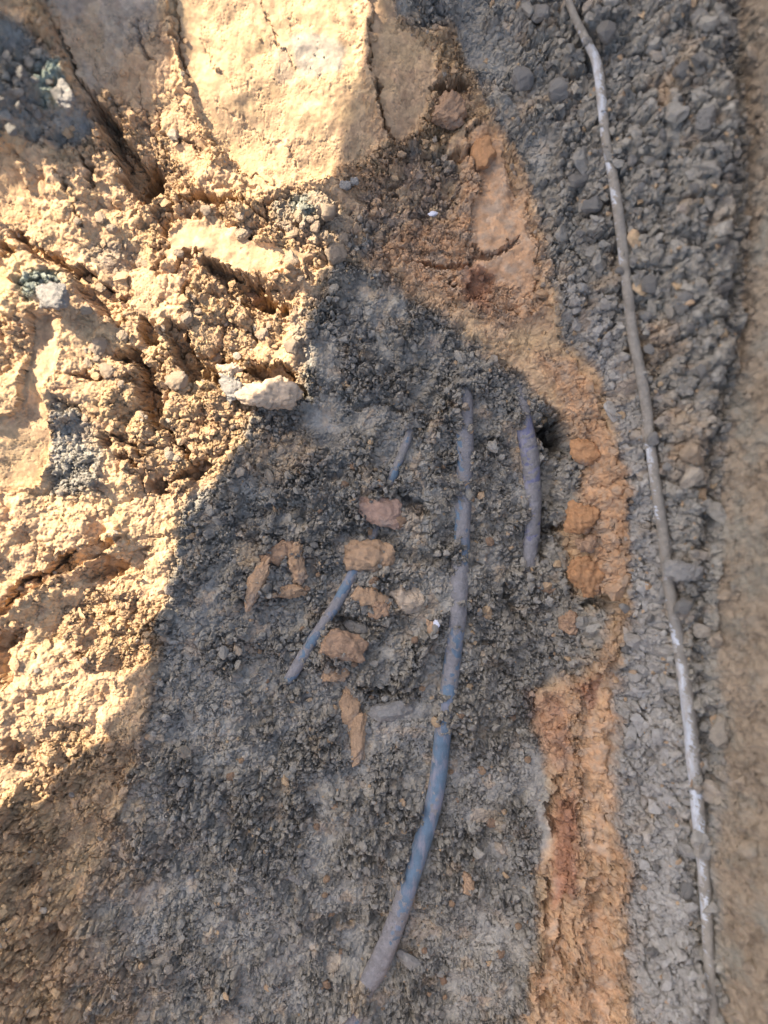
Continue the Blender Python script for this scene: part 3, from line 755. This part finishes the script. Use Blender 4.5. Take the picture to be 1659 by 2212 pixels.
clod(612,1277,52,13,6,.012,'tan_clay','low flat tan clay piece closing the bottom of the ring beside the narrow slab', rough=.12)
clod(805,1290,44,18,-14,.016,'tan_clay','tan clay wedge with a grey top lying just right of the blue cable', rough=.14)
clod(880,1296,34,34,10,.018,'pale_clay','pale squarish clay clod between the tan wedge and the long pipe', rough=.12)
clod(818,1318,22,16,0,.012,'brown_clay','small brown crumb of clay under the tan wedge', rough=.15)
clod(740,1398,50,34,-18,.018,'brown_clay','flat brown clay clod right of the lower end of the blue cable', rough=.12)
clod(722,1450,34,22,14,.015,'tan_clay','ragged tan clay clod tucked under the flat brown clod', rough=.17)
clod(757,1525,26,66,12,.015,'tan_clay','tall tan clay flake on the floor, pointed at its top', rough=.07, ang=.45)
clod(775,1600,18,62,-4,.014,'tan_clay','narrow tan clay flake below the pointed one, beside the grey slab', rough=.07, ang=.4)
clod(845,1535,56,24,14,.016,'grey_soil','flat grey soil slab lying between the tan flakes and the long pipe', name='soil_slab', rough=.07)
clod(780,1362,42,17,-12,.020,'grey_soil','dark-edged grey clod overhanging a hollow above the flat brown clod', name='soil_clod', rough=.10)
clod(580,850,70,33,-6,.034,'pale_clay','bright sunlit pale clay block at the edge of the shadow', rough=.16, sink=.25, ang=.5)
clod(500,835,20,30,20,.022,'grey_soil','small grey-green clod standing left of the bright pale block', name='soil_clod')
clod(497,800,24,14,0,.02,'pale_clay','little pale clod wedged above the bright pale block')
clod(540,640,22,12,-20,.018,'brown_clay','brown clod lying inside the dark cavity under the smooth slab', sink=.5)
clod(1272,1245,38,42,15,.026,'orange_clay','bright orange lumpy clay clod on the ledge right of the short pipe', rough=.20, ang=.4)
clod(1262,1120,34,34,0,.022,'orange_clay','orange crumbly clod high on the ledge above the bright lumpy one', rough=.18)
clod(1268,1175,20,14,10,.016,'brown_clay','small brown clod on the ledge between two orange clods', rough=.15)
clod(1265,975,36,26,-30,.022,'orange_clay','smooth orange clay clod just right of the dark hole', rough=.08)
clod(1182,1272,22,8,-8,.010,'brown_clay','small flat brown clay chip on grey soil below the short pipe', rough=.1)
clod(1235,1345,26,18,20,.016,'brown_clay','dark reddish brown clod at the foot of the orange ledge', rough=.15)
clod(970,240,34,40,0,.024,'brown_clay','rounded brown clod half buried at the top of the trench end', rough=.14)
clod(1048,325,30,34,10,.022,'orange_clay','rounded orange clay knob at the top of the orange patch', rough=.06, sink=.4)
clod(885,2078,14,34,58,.014,'grey_soil','smooth oval grey stone beside the lower end of the long pipe', name='stone', cat='stone', rough=.02, ang=.1)
clod(1478,1235,44,22,-8,.018,'grey_soil','large flat-topped grey clod near the right wall', name='soil_clod', rough=.06)
clod(1010,1908,10,26,12,.010,'tan_clay','thin tan clay chip on grey soil right of the long pipe', rough=.1)
clod(620,1880,46,24,-20,.009,'grey_soil','flat brownish-grey soil slab on the lower floor', name='soil_slab', rough=.05)
clod(112,640,34,26,10,.026,'grey_soil','grey-green soil lump on the sunlit clay at the left', name='soil_clod', rough=.12)
clod(140,205,18,34,18,.014,'grey_soil','blurred grey clod in the shaded upper left corner', name='soil_clod', rough=.08)
clod(745,400,14,9,0,.009,'grey_soil','light grey pebble right at the shadow edge of the smooth clay face', name='stone', cat='pebble', rough=.03)
clod(765,392,10,8,0,.007,'grey_soil','smaller grey pebble beside the one at the shadow edge', name='stone', cat='pebble', rough=.03)
mw, n_, l_, b_ = newmat('white_shell'); b_.inputs['Base Color'].default_value = (.62, .64, .70, 1); b_.inputs['Roughness'].default_value = .5
l_.new(mixc(n_, l_, (.66, .67, .72), (.42, .41, .42), rmp(n_, l_, noise(n_, l_, 180, 4), .45, .7)), b_.inputs['Base Color'])
clod(937,462,13,6,-5,.004,mw,'small white shard lying on the brown crumbs at the trench end', name='shard', cat='shard', sink=0, ang=.5, rough=.02, sub=4)
clod(943,1347,8,10,0,.006,mw,'tiny white pebble beside the long pipe', name='pebble', cat='pebble', sink=.1, rough=.02, sub=4)
clod(933,1358,10,20,15,.007,'tan_clay','small tan clay chip holding the white pebble', rough=.1, sub=4)

# repeated clods: a few shapes, copied
LAND = [(937,462,'the small white shard'),(1190,935,'the dark hole'),(580,850,'the bright pale block'),(828,1103,'the large pinkish clod'),(845,1535,'the flat grey slab'),
        (885,2078,'the smooth oval stone'),(1272,1245,'the bright orange lumpy clod'),(1286,142,'the conduit top bend'),(943,1347,'the tiny white pebble'),
        (1478,1235,'the flat-topped grey clod'),(740,1398,'the flat brown clod'),(552,1262,'the long narrow tan slab'),(757,1525,'the pointed tan flake'),
        (1150,1060,'the short buried pipe'),(1048,325,'the rounded orange knob'),(112,640,'the grey-green lump'),(560,635,'the biggest dark cavity'),
        (325,400,'the dark groove foot'),(470,440,'the smooth clay face'),(1010,1908,'the thin tan chip'),(620,1880,'the brownish-grey slab'),
        (1320,1450,'the orange ledge tip'),(1493,1650,'the bright conduit stretch'),(1060,620,'the reddish patch'),(345,1050,'the round pit in the clay'),
        (300,820,'the deep pit in the clay'),(220,650,'the wide dark crack'),(920,1790,'the long pipe end'),(1525,2050,'the lower end of the conduit'),(150,170,'the teal patch'),(1340,500,'the crusted upper conduit')]
ORD = ['first', 'second', 'third', 'fourth', 'fifth', 'sixth', 'seventh', 'eighth', 'ninth', 'tenth', 'eleventh', 'twelfth']
def name_them(pts, what):
    """say of each repeat where it lies: its size, the nearest landmark and, of several such, its turn from the top"""
    ss = sorted(p[2] for p in pts); q1, q2 = ss[len(ss) // 3], ss[2 * len(ss) // 3]; key = []
    for px, py, s in pts:
        m = min(LAND, key=lambda t: (t[0] - px) ** 2 + (t[1] - py) ** 2); dx, dy = px - m[0], py - m[1]
        if abs(dx) > 2 * abs(dy): d = 'right of' if dx > 0 else 'left of'
        elif abs(dy) > 2 * abs(dx): d = 'below' if dy > 0 else 'above'
        else: d = ('below' if dy > 0 else 'above') + ' and ' + ('right of' if dx > 0 else 'left of')
        key.append(('small' if s < q1 else 'mid-sized' if s < q2 else 'large') + ' ' + what + ' ' + d + ' ' + m[2])
    out_ = []
    for i, k in enumerate(key):
        same = sorted([j for j in range(len(key)) if key[j] == k], key=lambda j: pts[j][1])
        out_.append(k if len(same) == 1 else k + ', ' + ORD[min(11, same.index(i))] + ' down')
    return out_
def scatter(protos, name, n, region, size, label, cat, group, seed, sink=.3):
    r = random.Random(seed); pts = []
    p = np.array(region, float); tries = 0
    while len(pts) < n and tries < 20000:
        tries += 1
        px = r.uniform(p[:, 0].min(), p[:, 0].max()); py = r.uniform(p[:, 1].min(), p[:, 1].max())
        ins = False
        for i in range(len(p)):
            a, b = p[i], p[(i + 1) % len(p)]
            if (a[1] > py) != (b[1] > py) and px < (b[0] - a[0]) * (py - a[1]) / (b[1] - a[1]) + a[0]: ins = not ins
        if not ins: continue
        s = size[0] + (size[1] - size[0]) * r.random() ** 2
        if any((px - q[0]) ** 2 + (py - q[1]) ** 2 < (s + q[2]) ** 2 * .8 for q in pts): continue
        pts.append((px, py, s))
    labs = name_them(pts, label)
    for k, (px, py, s) in enumerate(pts):
        label = labs[k]
        x, y, z = at(px, py); zz = float(zat(np.array([x]), np.array([y]))[0]); x, y = W(px, py, zz)
        o = bpy.data.objects.new(name, protos[k % len(protos)]); COL.objects.link(o)
        rs = s / FP * (H - zz)
        o.scale = (rs * r.uniform(.85, 1.25), rs * r.uniform(.75, 1.1), rs * r.uniform(.6, .85))
        o.location = (x, y, zz + rs * (.6 - sink * 2)); o.rotation_euler = (r.uniform(-.4, .4), r.uniform(-.4, .4), r.uniform(0, 6.28))
        tag(o, label, cat, group)
def protos(name, mat, n, seed, **k):
    o = []
    for i in range(n):
        me = rock_mesh(name, seed + i * 7, (1, 1, 1), 4, real=1.0001, **k); me.materials.append(CLOD[mat] if isinstance(mat, str) else mat); o.append(me)
    return o
M_PG = soil_material('light_grey_soil', False, (.36, .335, .295)); M_DG = CLOD['grey_soil']
gp = protos('soil_clod', M_DG, 5, 100, ang=.35, rough=.08) + protos('soil_clod', M_PG, 4, 300, ang=.35, rough=.08)
scatter(gp, 'soil_clod', 34, [(1110,20),(1585,20),(1590,420),(1560,820),(1400,820),(1250,560),(1160,350)], (10, 24),
        'grey clod', 'clod', 'grey clods on the right slope', 5, .5)
scatter(gp, 'soil_clod', 22, [(1430,820),(1545,900),(1530,2190),(1540,2190),(1400,2190),(1350,1900),(1345,1000)], (8, 18),
        'grey clod', 'clod', 'grey clods beside the pale conduit', 6, .45)
tp = protos('clay_crumb', 'tan_clay', 4, 500, ang=.4, rough=.12) + protos('clay_crumb', 'brown_clay', 4, 600, ang=.4, rough=.14)
scatter(tp, 'clay_crumb', 70, [(560,1040),(960,900),(1140,1250),(1180,1560),(1150,2150),(480,2180),(430,1700),(560,1500)], (4.5, 11),
        'tan crumb', 'crumb', 'tan crumbs on the grey floor', 8, .25)
scatter(protos('clay_clod', 'pale_clay', 5, 700, ang=.35, rough=.12), 'clay_clod', 45,
        [(160,470),(420,450),(740,440),(740,540),(650,720),(620,800),(500,980),(400,1060),(260,1000),(160,820)], (7, 22),
        'sunlit clay clod', 'clod', 'clods in the sunlit clay', 9, .3)
scatter(gp[:5], 'soil_clod', 14, [(-20,60),(80,110),(200,300),(150,330),(-20,290)], (7, 16),
        'blurred grey clod', 'clod', 'grey clods in the upper left corner', 10, .3)

# ------------------------------------------------------------------ unseen sheets added to block the sun, outlined to give the shade edges
DS = 3.1
def cover(name, pts, label, d=DS):
    v = []
    for px, py in pts:
        x, y, z = at(min(max(px, -60), 1620), min(max(py, -80), 2280))
        if not (-60 <= px <= 1620 and -80 <= py <= 2280): x, y = W(px, py, z)
        if -60 <= px <= 1620 and -80 <= py <= 2280:
            rr = np.array([(x + a * .02, y + b * .02) for a in (-1, 0, 1) for b in (-1, 0, 1)]); z = float(np.median(zat(rr[:, 0], rr[:, 1]))); x, y = W(px, py, z)
        v.append(Vector((x, y, z)) + SUN * d)
    bm = bmesh.new()
    lo = [bm.verts.new(p) for p in v]; hi = [bm.verts.new(p + SUN * .03) for p in v]
    bm.faces.new(lo); bm.faces.new(hi[::-1])
    for i in range(len(v)):
        k = (i + 1) % len(v); bm.faces.new((lo[k], lo[i], hi[i], hi[k]))
    bmesh.ops.recalc_face_normals(bm, faces=bm.faces)
    me = bpy.data.meshes.new(name); bm.to_mesh(me); bm.free()
    m, n, l, b = newmat(name); l.new(mixc(n, l, (.30, .33, .36), (.22, .24, .27), noise(n, l, 3)), b.inputs['Base Color'])
    return tag(link(name, me, m), label, 'added_shade_sheet')
cover('added_shade_sheet', [(832,-500),(830,-60),(822,30),(782,140),(738,270),(714,360),(718,430),(732,500),(725,545),(698,590),(672,655),(668,740),(670,850),(646,897),(575,912),(522,965),(450,1060),(390,1117),(388,1200),(368,1300),(328,1410),(275,1510),(215,1600),(115,1680),(10,1770),(-60,1840),(-300,1980),(-300,2700),(1850,2700),(1850,-500)],
      'unseen grey sheet added above the trench to shade its right side')
cover('added_shade_sheet', [(396,-500),(392,-40),(384,20),(370,70),(322,144),(270,200),(252,245),(240,312),(212,352),(165,362),(85,335),(-60,292),(-500,200),(-500,-500)],
      'smaller unseen grey sheet added to shade the upper left corner')
